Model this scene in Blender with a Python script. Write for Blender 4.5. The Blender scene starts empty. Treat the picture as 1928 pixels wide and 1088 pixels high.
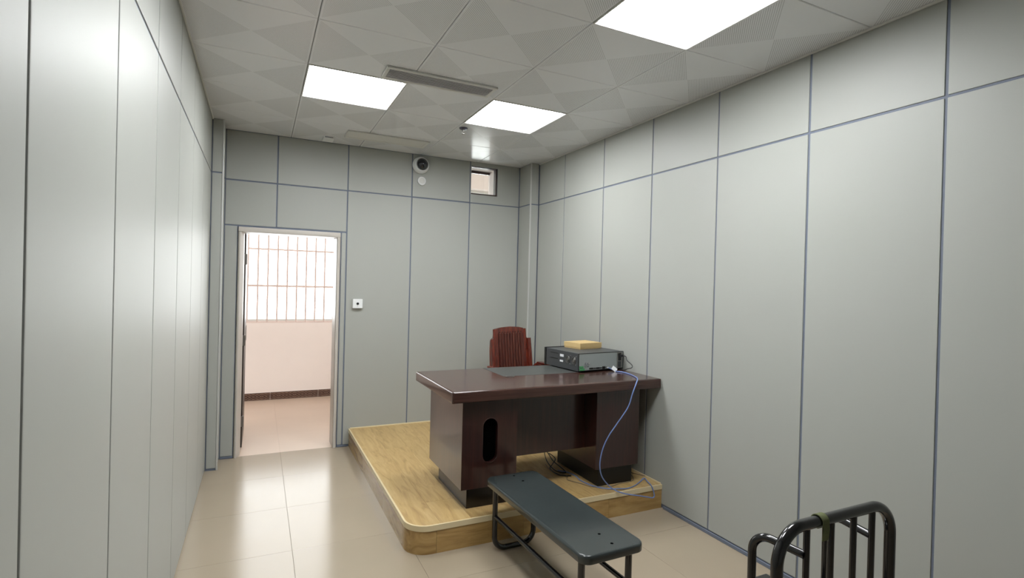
import bpy, bmesh, math, random
from mathutils import Vector, Matrix
random.seed(7)
SC = bpy.context.scene
COL = SC.collection

# ------------------------------------------------------------------ camera, world, exposure
W, D, H = 3.0975, 5.344, 2.9407          # room width, back wall, ceiling height
H1, H2 = 2.498, 2.093                    # panel joint heights
ROWS, TX, TY = 11, W / 5, 0.621          # ceiling grid
REAR = D - ROWS * TY
PZ = 0.17                                # platform height
DZ = 0.95                                # desk top height

cam = bpy.data.cameras.new('camera')
cam.sensor_width = 36.0
cam.lens = 994.21 / 1928 * 36
cam.clip_start = 0.02
co = bpy.data.objects.new('camera', cam)
COL.objects.link(co)
yaw, pitch, roll = 0.4472, -0.0056, 0.0256
fwd = Vector((math.sin(yaw) * math.cos(pitch), math.cos(yaw) * math.cos(pitch), math.sin(pitch)))
rt = Vector((math.cos(yaw), -math.sin(yaw), 0))
up = rt.cross(fwd)
r2 = rt * math.cos(roll) + up * math.sin(roll)
u2 = up * math.cos(roll) - rt * math.sin(roll)
M = Matrix((r2, u2, -fwd)).transposed().to_4x4()
M.translation = Vector((0.3748, 0, 1.611))
co.matrix_world = M
SC.camera = co

world = bpy.data.worlds.new('overcast_sky')
SC.world = world
world.use_nodes = True
bg = world.node_tree.nodes['Background']
bg.inputs[0].default_value = (0.99, 0.98, 1.0, 1)
bg.inputs[1].default_value = 7.5
SC.view_settings.view_transform = 'Standard'
SC.view_settings.look = 'None'
SC.view_settings.exposure = 0.0
SC.view_settings.gamma = 1.0
SC.view_settings.use_curve_mapping = False
LAMP = 31.0                              # ceiling panel emission

# sampling aid for the daylight of the corridor window (a portal emits nothing itself)
pl = bpy.data.lights.new('window_portal', 'AREA')
pl.shape = 'RECTANGLE'; pl.size = 8.0; pl.size_y = 2.1
pl.cycles.is_portal = True
po = bpy.data.objects.new('window_portal', pl)
po.location = (1.0, 8.05, 2.08); po.rotation_euler = (math.radians(-90), 0, 0)
COL.objects.link(po)

# ------------------------------------------------------------------ materials
def lin(c):
    c = c / 255
    return c / 12.92 if c <= 0.04045 else ((c + 0.055) / 1.055) ** 2.4
def rgb(t): return (lin(t[0]), lin(t[1]), lin(t[2]), 1)

class NT:
    def __init__(s, m): s.t = m.node_tree; s.n = s.t.nodes
    def add(s, typ, **kw):
        n = s.n.new(typ)
        for k, v in kw.items():
            if k.startswith('in_'):
                key = k[3:]
                key = int(key) if key.isdigit() else key
                n.inputs[key].default_value = v
            else: setattr(n, k, v)
        return n
    def link(s, a, b): s.t.links.new(a, b)
    def math(s, op, a, b=None, c=None):
        n = s.n.new('ShaderNodeMath'); n.operation = op
        for i, x in enumerate((a, b, c)):
            if x is None: continue
            if isinstance(x, (int, float)): n.inputs[i].default_value = x
            else: s.link(x, n.inputs[i])
        return n.outputs[0]
    def mix(s, f, a, b):
        n = s.n.new('ShaderNodeMix'); n.data_type = 'RGBA'
        for i, x in ((0, f), (6, a), (7, b)):
            if isinstance(x, (int, float)): n.inputs[i].default_value = x
            elif isinstance(x, tuple): n.inputs[i].default_value = x
            else: s.link(x, n.inputs[i])
        return n.outputs[2]

def mat(name, c, rough=0.5, metal=0.0, spec=0.5, var=0.05, scale=6.0, bump=0.0, bscale=200.0, coat=0.0, rvar=0.0, per=0.0):
    m = bpy.data.materials.new(name); m.use_nodes = True
    t = NT(m); b = t.n['Principled BSDF']
    b.inputs['Roughness'].default_value = rough
    b.inputs['Metallic'].default_value = metal
    b.inputs['Specular IOR Level'].default_value = spec
    if coat: b.inputs['Coat Weight'].default_value = coat; b.inputs['Coat Roughness'].default_value = 0.08
    tc = t.add('ShaderNodeTexCoord')
    nz = t.add('ShaderNodeTexNoise', in_Scale=scale, in_Detail=3.0)
    t.link(tc.outputs['Object'], nz.inputs['Vector'])
    a = rgb(c); k = 1 - var; k2 = 1 + var
    colr = t.mix(nz.outputs['Fac'], (a[0]*k, a[1]*k, a[2]*k, 1), (min(a[0]*k2, 1), min(a[1]*k2, 1), min(a[2]*k2, 1), 1))
    if per:
        oi = t.add('ShaderNodeObjectInfo')
        hv = t.add('ShaderNodeHueSaturation')
        v = t.math('MULTIPLY_ADD', oi.outputs['Random'], per, 1 - per / 2)
        t.link(v, hv.inputs['Value']); t.link(colr, hv.inputs['Color']); colr = hv.outputs[0]
    t.link(colr, b.inputs['Base Color'])
    if rvar:
        n2 = t.add('ShaderNodeTexNoise', in_Scale=3.0, in_Detail=5.0)
        t.link(tc.outputs['Object'], n2.inputs['Vector'])
        t.link(t.math('MULTIPLY_ADD', n2.outputs['Fac'], rvar, rough - rvar / 2), b.inputs['Roughness'])
    if bump:
        n3 = t.add('ShaderNodeTexNoise', in_Scale=bscale, in_Detail=2.0)
        t.link(tc.outputs['Object'], n3.inputs['Vector'])
        bp = t.add('ShaderNodeBump', in_Strength=bump, in_Distance=0.002)
        t.link(n3.outputs['Fac'], bp.inputs['Height']); t.link(bp.outputs[0], b.inputs['Normal'])
    return m

def emit(name, c, s):
    m = bpy.data.materials.new(name); m.use_nodes = True
    t = NT(m); t.n.remove(t.n['Principled BSDF'])
    e = t.add('ShaderNodeEmission', in_0=c, in_1=s)
    t.link(e.outputs[0], t.n['Material Output'].inputs[0])
    return m

def wood(name, c1, c2, c3, axis, rough, stretch=14.0, scale=2.2, coat=0.0, per=0.0, contrast=(0.35, 0.7), spec=0.5):
    m = bpy.data.materials.new(name); m.use_nodes = True
    t = NT(m); b = t.n['Principled BSDF']
    b.inputs['Roughness'].default_value = rough
    b.inputs['Specular IOR Level'].default_value = spec
    if coat: b.inputs['Coat Weight'].default_value = coat; b.inputs['Coat Roughness'].default_value = 0.1
    tc = t.add('ShaderNodeTexCoord'); mp = t.add('ShaderNodeMapping')
    s = [stretch * scale] * 3; s[axis] = scale
    mp.inputs['Scale'].default_value = s
    t.link(tc.outputs['Object'], mp.inputs['Vector'])
    vec = mp.outputs[0]
    oi = t.add('ShaderNodeObjectInfo')
    off = t.add('ShaderNodeVectorMath', operation='ADD')
    t.link(vec, off.inputs[0])
    cmb = t.add('ShaderNodeCombineXYZ')
    r = t.math('MULTIPLY', oi.outputs['Random'], 40.0)
    for i in range(3): t.link(r, cmb.inputs[i])
    t.link(cmb.outputs[0], off.inputs[1])
    n1 = t.add('ShaderNodeTexNoise', in_Scale=1.0, in_Detail=6.0, in_Roughness=0.6, in_Distortion=0.9)
    t.link(off.outputs[0], n1.inputs['Vector'])
    rp = t.add('ShaderNodeValToRGB')
    e = rp.color_ramp.elements
    e[0].position, e[1].position = contrast
    e[0].color, e[1].color = rgb(c3), rgb(c1)
    x = rp.color_ramp.elements.new(sum(contrast) / 2); x.color = rgb(c2)
    t.link(n1.outputs['Fac'], rp.inputs[0])
    colr = rp.outputs[0]
    if per:
        hv = t.add('ShaderNodeHueSaturation')
        t.link(t.math('MULTIPLY_ADD', oi.outputs['Random'], per, 1 - per / 2), hv.inputs['Value'])
        t.link(colr, hv.inputs['Color']); colr = hv.outputs[0]
    t.link(colr, b.inputs['Base Color'])
    bp = t.add('ShaderNodeBump', in_Strength=0.06, in_Distance=0.001)
    t.link(n1.outputs['Fac'], bp.inputs['Height']); t.link(bp.outputs[0], b.inputs['Normal'])
    return m

PANEL = mat('grey_leatherette', (163, 165, 159), 0.46, var=0.015, scale=1.5, bump=0.05, bscale=350, spec=0.35)
GROOVE = mat('blue_grey_sealant', (102, 110, 125), 0.6, var=0.12, scale=9)
PLASTER = mat('cream_plaster', (244, 236, 231), 0.8, var=0.02, bump=0.05, bscale=60)
FRAMEM = mat('cream_door_metal', (192, 186, 178), 0.34, var=0.02)
LEAF = mat('dark_brown_door', (52, 44, 40), 0.4, var=0.1)
STEEL = mat('brushed_steel', (150, 148, 144), 0.35, metal=0.9)
TRIMW = mat('white_aluminium', (205, 205, 200), 0.4, metal=0.0, var=0.02)
TRIMA = mat('corner_aluminium', (196, 197, 194), 0.35, metal=0.3, var=0.02)
BARM = mat('painted_window_bar', (222, 205, 198), 0.5)
FLOORT = mat('polished_beige_tile', (158, 145, 126), 0.17, var=0.05, scale=2.5, rvar=0.1, per=0.03, spec=0.32)
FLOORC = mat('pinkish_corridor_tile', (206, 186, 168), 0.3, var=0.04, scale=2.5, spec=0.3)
GROUT = mat('tile_grout', (138, 126, 110), 0.8)
DIFF = emit('light_diffuser', (0.97, 0.985, 1.0, 1), LAMP)
DARKBR = mat('dark_bronze_frame', (62, 46, 42), 0.45)
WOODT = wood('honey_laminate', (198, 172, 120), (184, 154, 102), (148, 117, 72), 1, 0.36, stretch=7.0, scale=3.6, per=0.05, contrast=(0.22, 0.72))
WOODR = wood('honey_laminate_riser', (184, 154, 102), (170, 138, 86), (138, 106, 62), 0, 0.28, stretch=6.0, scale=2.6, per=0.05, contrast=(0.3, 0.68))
NOSE = mat('pale_edge_trim', (216, 200, 162), 0.35, var=0.04)
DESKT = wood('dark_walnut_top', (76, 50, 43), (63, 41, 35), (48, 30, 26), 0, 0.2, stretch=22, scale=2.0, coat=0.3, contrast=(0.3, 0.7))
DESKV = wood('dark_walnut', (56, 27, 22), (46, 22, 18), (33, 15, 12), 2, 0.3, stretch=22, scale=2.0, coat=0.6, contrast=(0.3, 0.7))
PLINTH = mat('desk_plinth', (16, 14, 14), 0.4, var=0.1)
PAD = mat('grey_green_leather', (66, 68, 66), 0.38, bump=0.1, bscale=400)
HOLE = mat('black_recess', (4, 4, 4), 0.9, spec=0.0)
CHW = wood('red_mahogany', (118, 52, 36), (98, 40, 28), (70, 26, 20), 2, 0.22, stretch=16, scale=3.0, coat=0.5)
CHS = wood('red_mahogany_slats', (100, 54, 42), (84, 42, 33), (62, 28, 23), 2, 0.3, stretch=16, scale=3.0)
CHD = mat('slat_gap', (52, 24, 19), 0.5)
CHP = mat('slat_hole', (24, 9, 7), 0.6)
BLK = mat('black_gloss_paint', (12, 12, 14), 0.16, var=0.1, coat=0.4)
BENCH = mat('black_lacquer', (48, 54, 54), 0.2, var=0.25, scale=5, rvar=0.16, coat=0.2)
BENCHE = mat('black_lacquer_edge', (42, 40, 40), 0.3, var=0.2)
NVRB = mat('charcoal_metal', (62, 64, 66), 0.42, var=0.03)
NVRP = mat('zinc_plate', (150, 157, 155), 0.5, metal=0.1, var=0.03)
NVRD = mat('black_plastic', (16, 17, 18), 0.45)
GREEN = mat('green_terminal', (62, 138, 84), 0.45)
CHROME = mat('chrome', (210, 210, 210), 0.18, metal=1.0)
WHITEP = mat('white_plastic', (226, 228, 228), 0.4, var=0.02)
STICK = mat('silver_sticker', (225, 226, 228), 0.35, var=0.02)
CARD = mat('kraft_cardboard', (192, 166, 116), 0.75, var=0.05, scale=20)
BLUE = mat('blue_cable', (112, 134, 186), 0.4, var=0.05)
BLKC = mat('black_cable', (20, 20, 22), 0.45)
GRYC = mat('grey_cable', (120, 108, 92), 0.5)
OLIVE = mat('olive_webbing', (92, 98, 62), 0.8, bump=0.4, bscale=500)
DOME = mat('smoked_dome', (14, 17, 26), 0.08, coat=0.6)
CEILB = mat('ceiling_backing', (120, 120, 116), 0.8)
VENTG = mat('vent_slat_grey', (214, 214, 217), 0.5)
VENTB = mat('vent_dark', (104, 104, 110), 0.7)

def ceiling_tile_material():
    m = bpy.data.materials.new('perforated_ceiling_tile'); m.use_nodes = True
    t = NT(m); b = t.n['Principled BSDF']
    b.inputs['Roughness'].default_value = 0.2
    b.inputs['Specular IOR Level'].default_value = 0.17
    tc = t.add('ShaderNodeTexCoord'); sp = t.add('ShaderNodeSeparateXYZ')
    t.link(tc.outputs['Object'], sp.inputs[0])
    x, y = sp.outputs[0], sp.outputs[1]
    ax, ay = t.math('ABSOLUTE', x), t.math('ABSOLUTE', y)
    zone = t.math('GREATER_THAN', ax, t.math('ADD', ay, 0.004))
    inner = t.math('LESS_THAN', ax, 0.297)
    zone = t.math('MULTIPLY', zone, inner)
    p = t.math('MULTIPLY', t.math('SUBTRACT', x, y), 0.70711)          # across the rows
    q = t.math('MULTIPLY', t.math('ADD', x, y), 0.70711)               # along the rows
    sp_ = t.math('ABSOLUTE', t.math('SUBTRACT', t.math('FRACT', t.math('DIVIDE', p, 0.0098)), 0.5))
    sq_ = t.math('ABSOLUTE', t.math('SUBTRACT', t.math('FRACT', t.math('DIVIDE', q, 0.0035)), 0.5))
    d = t.math('SQRT', t.math('ADD', t.math('POWER', t.math('MULTIPLY', sp_, 0.0098), 2), t.math('POWER', t.math('MULTIPLY', sq_, 0.0035), 2)))
    hole = t.math('MULTIPLY', t.math('LESS_THAN', d, 0.0015), zone)
    base = rgb((226, 228, 231)); dark = rgb((166, 168, 170))
    t.link(t.mix(hole, base, dark), b.inputs['Base Color'])
    return m
CTILE = ceiling_tile_material()

def glass_material():
    m = bpy.data.materials.new('clear_pane'); m.use_nodes = True
    t = NT(m); t.n.remove(t.n['Principled BSDF'])
    tr = t.add('ShaderNodeBsdfTransparent', in_0=(0.95, 0.97, 0.96, 1))
    gl = t.add('ShaderNodeBsdfGlossy', in_Roughness=0.02)
    fr = t.add('ShaderNodeFresnel', in_0=1.45)
    mx = t.add('ShaderNodeMixShader')
    t.link(fr.outputs[0], mx.inputs[0]); t.link(tr.outputs[0], mx.inputs[1]); t.link(gl.outputs[0], mx.inputs[2])
    t.link(mx.outputs[0], t.n['Material Output'].inputs[0])
    return m
GLASS = glass_material()

def border_tile_material():
    m = bpy.data.materials.new('patterned_border_tile'); m.use_nodes = True
    t = NT(m); b = t.n['Principled BSDF']; b.inputs['Roughness'].default_value = 0.25
    tc = t.add('ShaderNodeTexCoord'); sp = t.add('ShaderNodeSeparateXYZ')
    t.link(tc.outputs['Object'], sp.inputs[0])
    u = t.math('ABSOLUTE', t.math('SUBTRACT', t.math('FRACT', t.math('ADD', t.math('DIVIDE', sp.outputs[0], 0.2), 0.5)), 0.5))
    v = t.math('ABSOLUTE', sp.outputs[2])
    k = t.math('ADD', t.math('MULTIPLY', u, 2.0), t.math('MULTIPLY', v, 22.0))
    line = t.math('LESS_THAN', t.math('ABSOLUTE', t.math('SUBTRACT', t.math('FRACT', t.math('MULTIPLY', k, 2.2)), 0.5)), 0.1)
    band = t.math('LESS_THAN', v, 0.034)
    edge = t.math('LESS_THAN', t.math('ABSOLUTE', t.math('SUBTRACT', v, 0.037)), 0.0022)
    f = t.math('MAXIMUM', t.math('MULTIPLY', line, band), edge)
    t.link(t.mix(f, rgb((66, 44, 38)), rgb((150, 124, 106))), b.inputs['Base Color'])
    return m
BTILE = border_tile_material()

# ------------------------------------------------------------------ geometry helpers
def box(bm, x0, x1, y0, y1, z0, z1, bev=0.0, seg=2, edges=None):
    x0, x1 = min(x0, x1), max(x0, x1); y0, y1 = min(y0, y1), max(y0, y1); z0, z1 = min(z0, z1), max(z0, z1)
    n = len(bm.verts)
    r = bmesh.ops.create_cube(bm, size=1.0, matrix=Matrix.Translation(((x0+x1)/2, (y0+y1)/2, (z0+z1)/2)) @ Matrix.Diagonal((x1-x0, y1-y0, z1-z0, 1)))
    if bev > 0:
        es = list({e for v in r['verts'] for e in v.link_edges})
        if edges: es = [e for e in es if edges((e.verts[1].co - e.verts[0].co).normalized(), (e.verts[0].co + e.verts[1].co) / 2)]
        bmesh.ops.bevel(bm, geom=es, offset=bev, segments=seg, affect='EDGES', profile=0.5)
    return r

def cyl(bm, p0, p1, r0, r1=None, n=20, caps=True):
    r1 = r0 if r1 is None else r1
    p0, p1 = Vector(p0), Vector(p1); d = p1 - p0
    q = d.to_track_quat('Z', 'Y').to_matrix().to_4x4()
    bmesh.ops.create_cone(bm, cap_ends=caps, segments=n, radius1=r0, radius2=r1, depth=d.length, matrix=Matrix.Translation((p0 + p1) / 2) @ q)

def lathe(bm, prof, n=32, mtx=Matrix.Identity(4)):
    rings = []
    for (r, z) in prof:
        if r < 1e-6: rings.append([bm.verts.new(mtx @ Vector((0, 0, z)))])
        else: rings.append([bm.verts.new(mtx @ Vector((r * math.cos(2*math.pi*i/n), r * math.sin(2*math.pi*i/n), z))) for i in range(n)])
    for a, b in zip(rings, rings[1:]):
        for i in range(n):
            j = (i + 1) % n
            if len(a) == 1 and len(b) == 1: continue
            if len(a) == 1: bm.faces.new((a[0], b[j], b[i]))
            elif len(b) == 1: bm.faces.new((a[i], a[j], b[0]))
            else: bm.faces.new((a[i], a[j], b[j], b[i]))

def prism(bm, pts, z0, z1, mtx=Matrix.Identity(4)):
    a = [bm.verts.new(mtx @ Vector((x, y, z0))) for x, y in pts]
    b = [bm.verts.new(mtx @ Vector((x, y, z1))) for x, y in pts]
    n = len(pts)
    bm.faces.new(list(reversed(a))); bm.faces.new(b)
    for i in range(n): bm.faces.new((a[i], a[(i+1) % n], b[(i+1) % n], b[i]))

def sweep(bm, pts, r, n=10, closed=False):
    pts = [Vector(p) for p in pts]
    N = len(pts); rings = []
    t0 = (pts[1] - pts[0]).normalized()
    nrm = t0.orthogonal().normalized()
    for i, p in enumerate(pts):
        if closed: t = (pts[(i+1) % N] - pts[i-1]).normalized()
        else: t = (pts[min(i+1, N-1)] - pts[max(i-1, 0)]).normalized()
        nrm = (nrm - t * nrm.dot(t)).normalized()
        bn = t.cross(nrm)
        rings.append([bm.verts.new(p + (nrm * math.cos(2*math.pi*k/n) + bn * math.sin(2*math.pi*k/n)) * r) for k in range(n)])
    seq = list(zip(rings, rings[1:])) + ([(rings[-1], rings[0])] if closed else [])
    for a, b in seq:
        for k in range(n): bm.faces.new((a[k], a[(k+1) % n], b[(k+1) % n], b[k]))
    if not closed: bm.faces.new(list(reversed(rings[0]))); bm.faces.new(rings[-1])

def smooth_path(pts, k=8):
    P = [Vector(p) for p in pts]; out = []
    for i in range(len(P) - 1):
        a, b, c, d = P[max(i-1, 0)], P[i], P[i+1], P[min(i+2, len(P)-1)]
        for j in range(k):
            t = j / k
            out.append(0.5 * ((2*b) + (c-a)*t + (2*a-5*b+4*c-d)*t*t + (3*b-3*c+d-a)*t**3))
    out.append(P[-1]); return out

def fillet(pts, r, k=8):
    P = [Vector(p) for p in pts]; out = [P[0]]
    for i in range(1, len(P) - 1):
        a, b, c = P[i-1], P[i], P[i+1]
        u, v = (a-b).normalized(), (c-b).normalized()
        ang = u.angle(v); dd = min(r / math.tan(ang / 2), (a-b).length * .49, (c-b).length * .49)
        rr = dd * math.tan(ang / 2)
        cen = b + (u + v).normalized() * (rr / math.sin(ang / 2))
        s, e = b + u * dd - cen, b + v * dd - cen
        for j in range(k + 1):
            th = (math.pi - ang); t_ = j / k
            out.append(cen + (s * math.sin((1 - t_) * th) + e * math.sin(t_ * th)) / math.sin(th))
    out.append(P[-1]); return out

def weighted_normals(me, lim):
    # area-weighted corner normals, so bevelled boxes keep flat faces
    cl = math.cos(lim); P = me.polygons
    nr = [p.normal.copy() for p in P]; ar = [p.area for p in P]
    vf = [[] for _ in me.vertices]
    for p in P:
        for v in p.vertices: vf[v].append(p.index)
    out = []
    for p in P:
        n0 = nr[p.index]
        for v in p.vertices:
            acc = Vector((0, 0, 0))
            for f in vf[v]:
                if nr[f].dot(n0) > cl: acc += nr[f] * ar[f]
            out.append(acc.normalized() if acc.length > 1e-12 else n0)
    me.normals_split_custom_set(out)

def mesh(name, bm, m, smooth=True, angle=40):
    bmesh.ops.recalc_face_normals(bm, faces=bm.faces)
    me = bpy.data.meshes.new(name); bm.to_mesh(me); bm.free()
    for x in (m if isinstance(m, list) else [m]): me.materials.append(x)
    if smooth:
        me.polygons.foreach_set('use_smooth', [True] * len(me.polygons))
        weighted_normals(me, math.radians(angle))
    return me

def link(name, me, parent=None, loc=(0, 0, 0), rot=(0, 0, 0)):
    o = bpy.data.objects.new(name, me); COL.objects.link(o)
    o.parent = parent; o.location = loc; o.rotation_euler = rot
    return o
def obj(name, bm, m, parent=None, loc=(0, 0, 0), rot=(0, 0, 0), smooth=True, angle=40):
    return link(name, mesh(name, bm, m, smooth, angle), parent, loc, rot)
def NB(): return bmesh.new()
def bx(name, m, parent, x0, x1, y0, y1, z0, z1, bev=0.0, seg=2):
    b = NB(); box(b, x0, x1, y0, y1, z0, z1, bev, seg); return obj(name, b, m, parent)
def thing(name, label, cat, loc=(0, 0, 0), rz=0, group=None):
    o = bpy.data.objects.new(name, None); COL.objects.link(o)
    o.location = loc; o.rotation_euler = (0, 0, rz); o.empty_display_size = 0.1
    return tag(o, label, cat, group)
def tag(o, label, cat, group=None):
    o['label'] = label; o['category'] = cat
    if group: o['group'] = group
    return o
def struct(o, label=None):
    o['kind'] = 'structure'
    if label: o['label'] = label
    return o

# ------------------------------------------------------------------ room shell
CW = 7.80                                # corridor far wall
floor = struct(bx('floor', GROUT, None, -3.2, 5.2, REAR - .2, CW + .25, -.1, -.003), 'polished beige tiled floor')
FT = 0.6625
fx0, fy0 = 0.587 - FT, 5.372 - 11 * FT
tile_me = None
def tile_mesh(w, h, t, bev, m, name='tile', flip=False):
    b = NB(); box(b, -w/2, w/2, -h/2, h/2, -t, 0, bev, 1, edges=lambda d, c: c.z > -t/2)
    return mesh(name, b, m, smooth=False)
tile_me = tile_mesh(FT - .0013, FT - .0013, .012, .0006, FLOORT)
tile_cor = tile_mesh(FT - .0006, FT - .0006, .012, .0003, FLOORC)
for i in range(-1, 5):
    for j in range(0, 15):
        cx, cy = fx0 + (i + .5) * FT, fy0 + (j + .5) * FT
        if cy > 8.0 or cy < REAR - .5: continue
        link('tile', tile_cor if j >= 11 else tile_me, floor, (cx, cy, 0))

# ceiling
ceil = struct(bx('ceiling', CEILB, None, -.05, W + .05, REAR - .05, D + .02, H + .012, H + .08), 'white ceiling of square metal tiles with triangular perforation')
ct = NB(); box(ct, -TX/2 + .0017, TX/2 - .0017, -TY/2 + .0017, TY/2 - .0017, 0, .012, .003, 1, edges=lambda d, c: c.z < .006)
ct = mesh('tile', ct, CTILE, smooth=False)
LC, LR = (1, 3), (2, 5)
for c in range(5):
    for r in range(ROWS):
        if c in LC and r in LR: continue
        link('tile', ct, ceil, ((c + .5) * TX, D - (r + .5) * TY, H))
struct(bx('trim_1', TRIMW, None, W - .012, W - .0005, REAR, 5.05, H - .012, H - .0005, .002, 1), 'white edge trim where ceiling meets right wall')
struct(bx('trim_2', TRIMW, None, .0005, .010, REAR, 5.045, H - .010, H - .0005, .002, 1), 'white edge trim where ceiling meets left wall')

def panel(parent, lo, hi, axis, face, sign, depth=.012, bev=.004):
    """one padded panel; lo/hi = (u0,v0),(u1,v1); axis = wall normal axis; sign = side it faces"""
    j = lambda: .0048 + random.random() * .0018
    u0, v0, u1, v1 = lo[0] + j(), lo[1] + j(), hi[0] - j(), hi[1] - j()
    b = NB()
    a, c = (face, face - sign * depth)
    if axis == 0: box(b, min(a, c), max(a, c), u0, u1, v0, v1, bev, 2)
    else: box(b, u0, u1, min(a, c), max(a, c), v0, v1, bev, 2)
    cen = Vector(((a + c) / 2, (u0+u1)/2, (v0+v1)/2)) if axis == 0 else Vector(((u0+u1)/2, (a + c) / 2, (v0+v1)/2))
    bmesh.ops.translate(b, verts=b.verts, vec=-cen)
    return obj('panel', b, PANEL, parent, cen)

GD = .005                                # groove depth
wall_right = struct(bx('wall_right', GROOVE, None, W + GD, W + .2, REAR - .05, D + .2, -.05, H + .01), 'right wall of tall grey padded panels with blue-grey joints')
yr = [5.058, 4.529, 3.866, 3.226, 2.579, 1.934, 1.29, .645, 0, -.645, REAR]
for a, b in zip(yr, yr[1:]):
    panel(wall_right, (b, H1), (a, H + .004), 0, W, -1)
    panel(wall_right, (b, .022), (a, H1), 0, W, -1)
wall_left = struct(bx('wall_left', GROOVE, None, -.2, -GD, REAR - .05, D + .2, -.05, H + .01), 'left wall of tall grey padded panels')
yl = [5.048, 4.395, 3.765, 3.15, 2.50, 1.86, 1.22, .58, -.06, -.70, REAR]
for a, b in zip(yl, yl[1:]):
    panel(wall_left, (b, H1), (a, H + .004), 0, 0, 1)
    panel(wall_left, (b, .012), (a, H1), 0, 0, 1)
wall_front = struct(bx('wall_front', GROOVE, None, 0, W, REAR - .2, REAR - GD, -.05, H + .01), 'wall behind the camera of grey padded panels')
for k in range(5):
    panel(wall_front, (k*TX, H1), ((k+1)*TX, H + .004), 1, REAR, 1)
    panel(wall_front, (k*TX, .012), ((k+1)*TX, H1), 1, REAR, 1)

# back wall with door and small window openings
DX0, DX1, DTOP = .195, 1.085, 2.083      # outer edges of the door frame
WX0, WX1, WZ0, WZ1 = 2.417, 2.728, 2.592, 2.898
YB = D + .262                            # corridor side of the back wall
def holed_wall(bm, y0, y1, x0, x1, z1):
    box(bm, x0, DX0, y0, y1, 0, z1); box(bm, DX1, WX0, y0, y1, 0, z1)
    box(bm, DX0, DX1, y0, y1, DTOP, z1)
    box(bm, WX1, x1, y0, y1, 0, z1); box(bm, WX0, WX1, y0, y1, 0, WZ0); box(bm, WX0, WX1, y0, y1, WZ1, z1)
b = NB(); holed_wall(b, D + GD, D + .02, 0, W, H + .01)
wall_back = struct(obj('wall_back', b, GROOVE, None, smooth=False), 'back wall of grey padded panels with doorway and small high window')
b = NB(); holed_wall(b, D + .021, YB, -.2, W + .2, 3.5)
obj('plaster', b, PLASTER, wall_back, smooth=False)['label'] = 'cream plaster on the corridor side'
xb = [.087, .511, 1.138, 1.772, 2.407, 2.998]
for k in range(4): panel(wall_back, (xb[k], H1), (xb[k+1], H + .004), 1, D, -1)
# panel around the small window
b = NB(); x0, x1, z0, z1 = xb[4] + .005, xb[5] - .005, H1 + .005, H
for q in ((x0, WX0, z0, z1), (WX1, x1, z0, z1), (WX0, WX1, z0, WZ0), (WX0, WX1, WZ1, z1)): box(b, q[0], q[1], D, D + .012, q[2], q[3])
bmesh.ops.remove_doubles(b, verts=b.verts, dist=.0001)
obj('panel', b, PANEL, wall_back, smooth=False)
for k in (0, 1): panel(wall_back, (xb[k], H2), (xb[k+1], H1), 1, D, -1)
for k in (2, 3, 4): panel(wall_back, (xb[k], .014), (xb[k+1], H1), 1, D, -1)
panel(wall_back, (.087, .016), (DX0, H2), 1, D, -1)
panel(wall_back, (DX1, .016), (1.138, H2), 1, D, -1, bev=.008)

# corner pillars
def pillar(name, x0, x1, y0, side, label):
    p = struct(bx(name, GROOVE, None, x0 + (GD if side > 0 else 0), x1 - (GD if side < 0 else 0), y0 + GD, D + GD, 0, H + .005), label)
    for z0, z1 in ((.014, H1), (H1, H + .003)):
        panel(p, (x0 + .001, z0), (x1 - .001, z1), 1, y0, -1)
        if side < 0: panel(p, (y0 + .012, z0), (D - .002, z1), 0, x1, 1)
        else: panel(p, (y0 + .012, z0), (D - .002, z1), 0, x0, -1)
    xe = x1 if side < 0 else x0
    bx('corner_strip', TRIMA, p, xe - .007, xe + .007, y0 - .004, y0 + .010, .0, H, .003, 2)
    return p
pillar('pillar_left', .0, .086, 5.05, -1, 'narrow grey corner pillar beside the doorway')
pillar('pillar_right', 2.998, W, 5.058, 1, 'narrow grey corner pillar behind the chair')
struct(bx('baseboard_right', GROOVE, None, W - .008, W + .002, REAR, 3.0, .0, .022, .002, 1), 'blue-grey skirting strip of the right wall')
struct(bx('baseboard_back', GROOVE, None, 1.09, 1.19, D - .006, D + .003, .0, .016, .002, 1), 'dark skirting strip between doorway and platform')
struct(bx('baseboard_left', GROOVE, None, .09, DX0, D - .006, D + .003, .0, .018, .002, 1), 'dark skirting strip left of the doorway')

# doorway
door = struct(thing('door_1', 'open doorway with cream metal frame', 'x')); del door['category']
IX0, IX1, IZ = .248, 1.047, 2.037
def jamb(name, pts, z0, z1):
    b = NB(); prism(b, pts, z0, z1); obj(name, b, FRAMEM, door)
y0 = D - .016
jamb('jamb', [(DX0 + .004, D + .012), (DX0 + .004, y0 + .012), (DX0 + .010, y0 + .003), (DX0 + .018, y0), (DX0 + .026, y0 + .004), (IX0 - .006, y0 + .055), (IX0, y0 + .07), (IX0, YB - .045), (IX0 - .016, YB - .045), (IX0 - .016, YB), (DX0 + .004, YB)], 0, IZ)
jamb('jamb', [(DX1 - .004, D + .012), (DX1 - .004, y0 + .012), (DX1 - .010, y0 + .003), (DX1 - .02, y0), (IX1 + .006, y0 + .002), (IX1, y0 + .01), (IX1, YB - .045), (IX1 + .016, YB - .045), (IX1 + .016, YB), (DX1 - .004, YB)][::-1], 0, IZ)
b = NB(); box(b, DX0 + .004, DX1 - .004, y0, YB - .045, IZ, DTOP, .008, 2); box(b, DX0 + .01, DX1 - .01, YB - .05, YB, IZ + .016, DTOP - .001)
obj('head', b, FRAMEM, door)
leaf = bx('door_leaf', LEAF, door, IX0 - .028, IX0 + .012, YB + .004, YB + .80, .012, IZ + .012, .002, 1)
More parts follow.
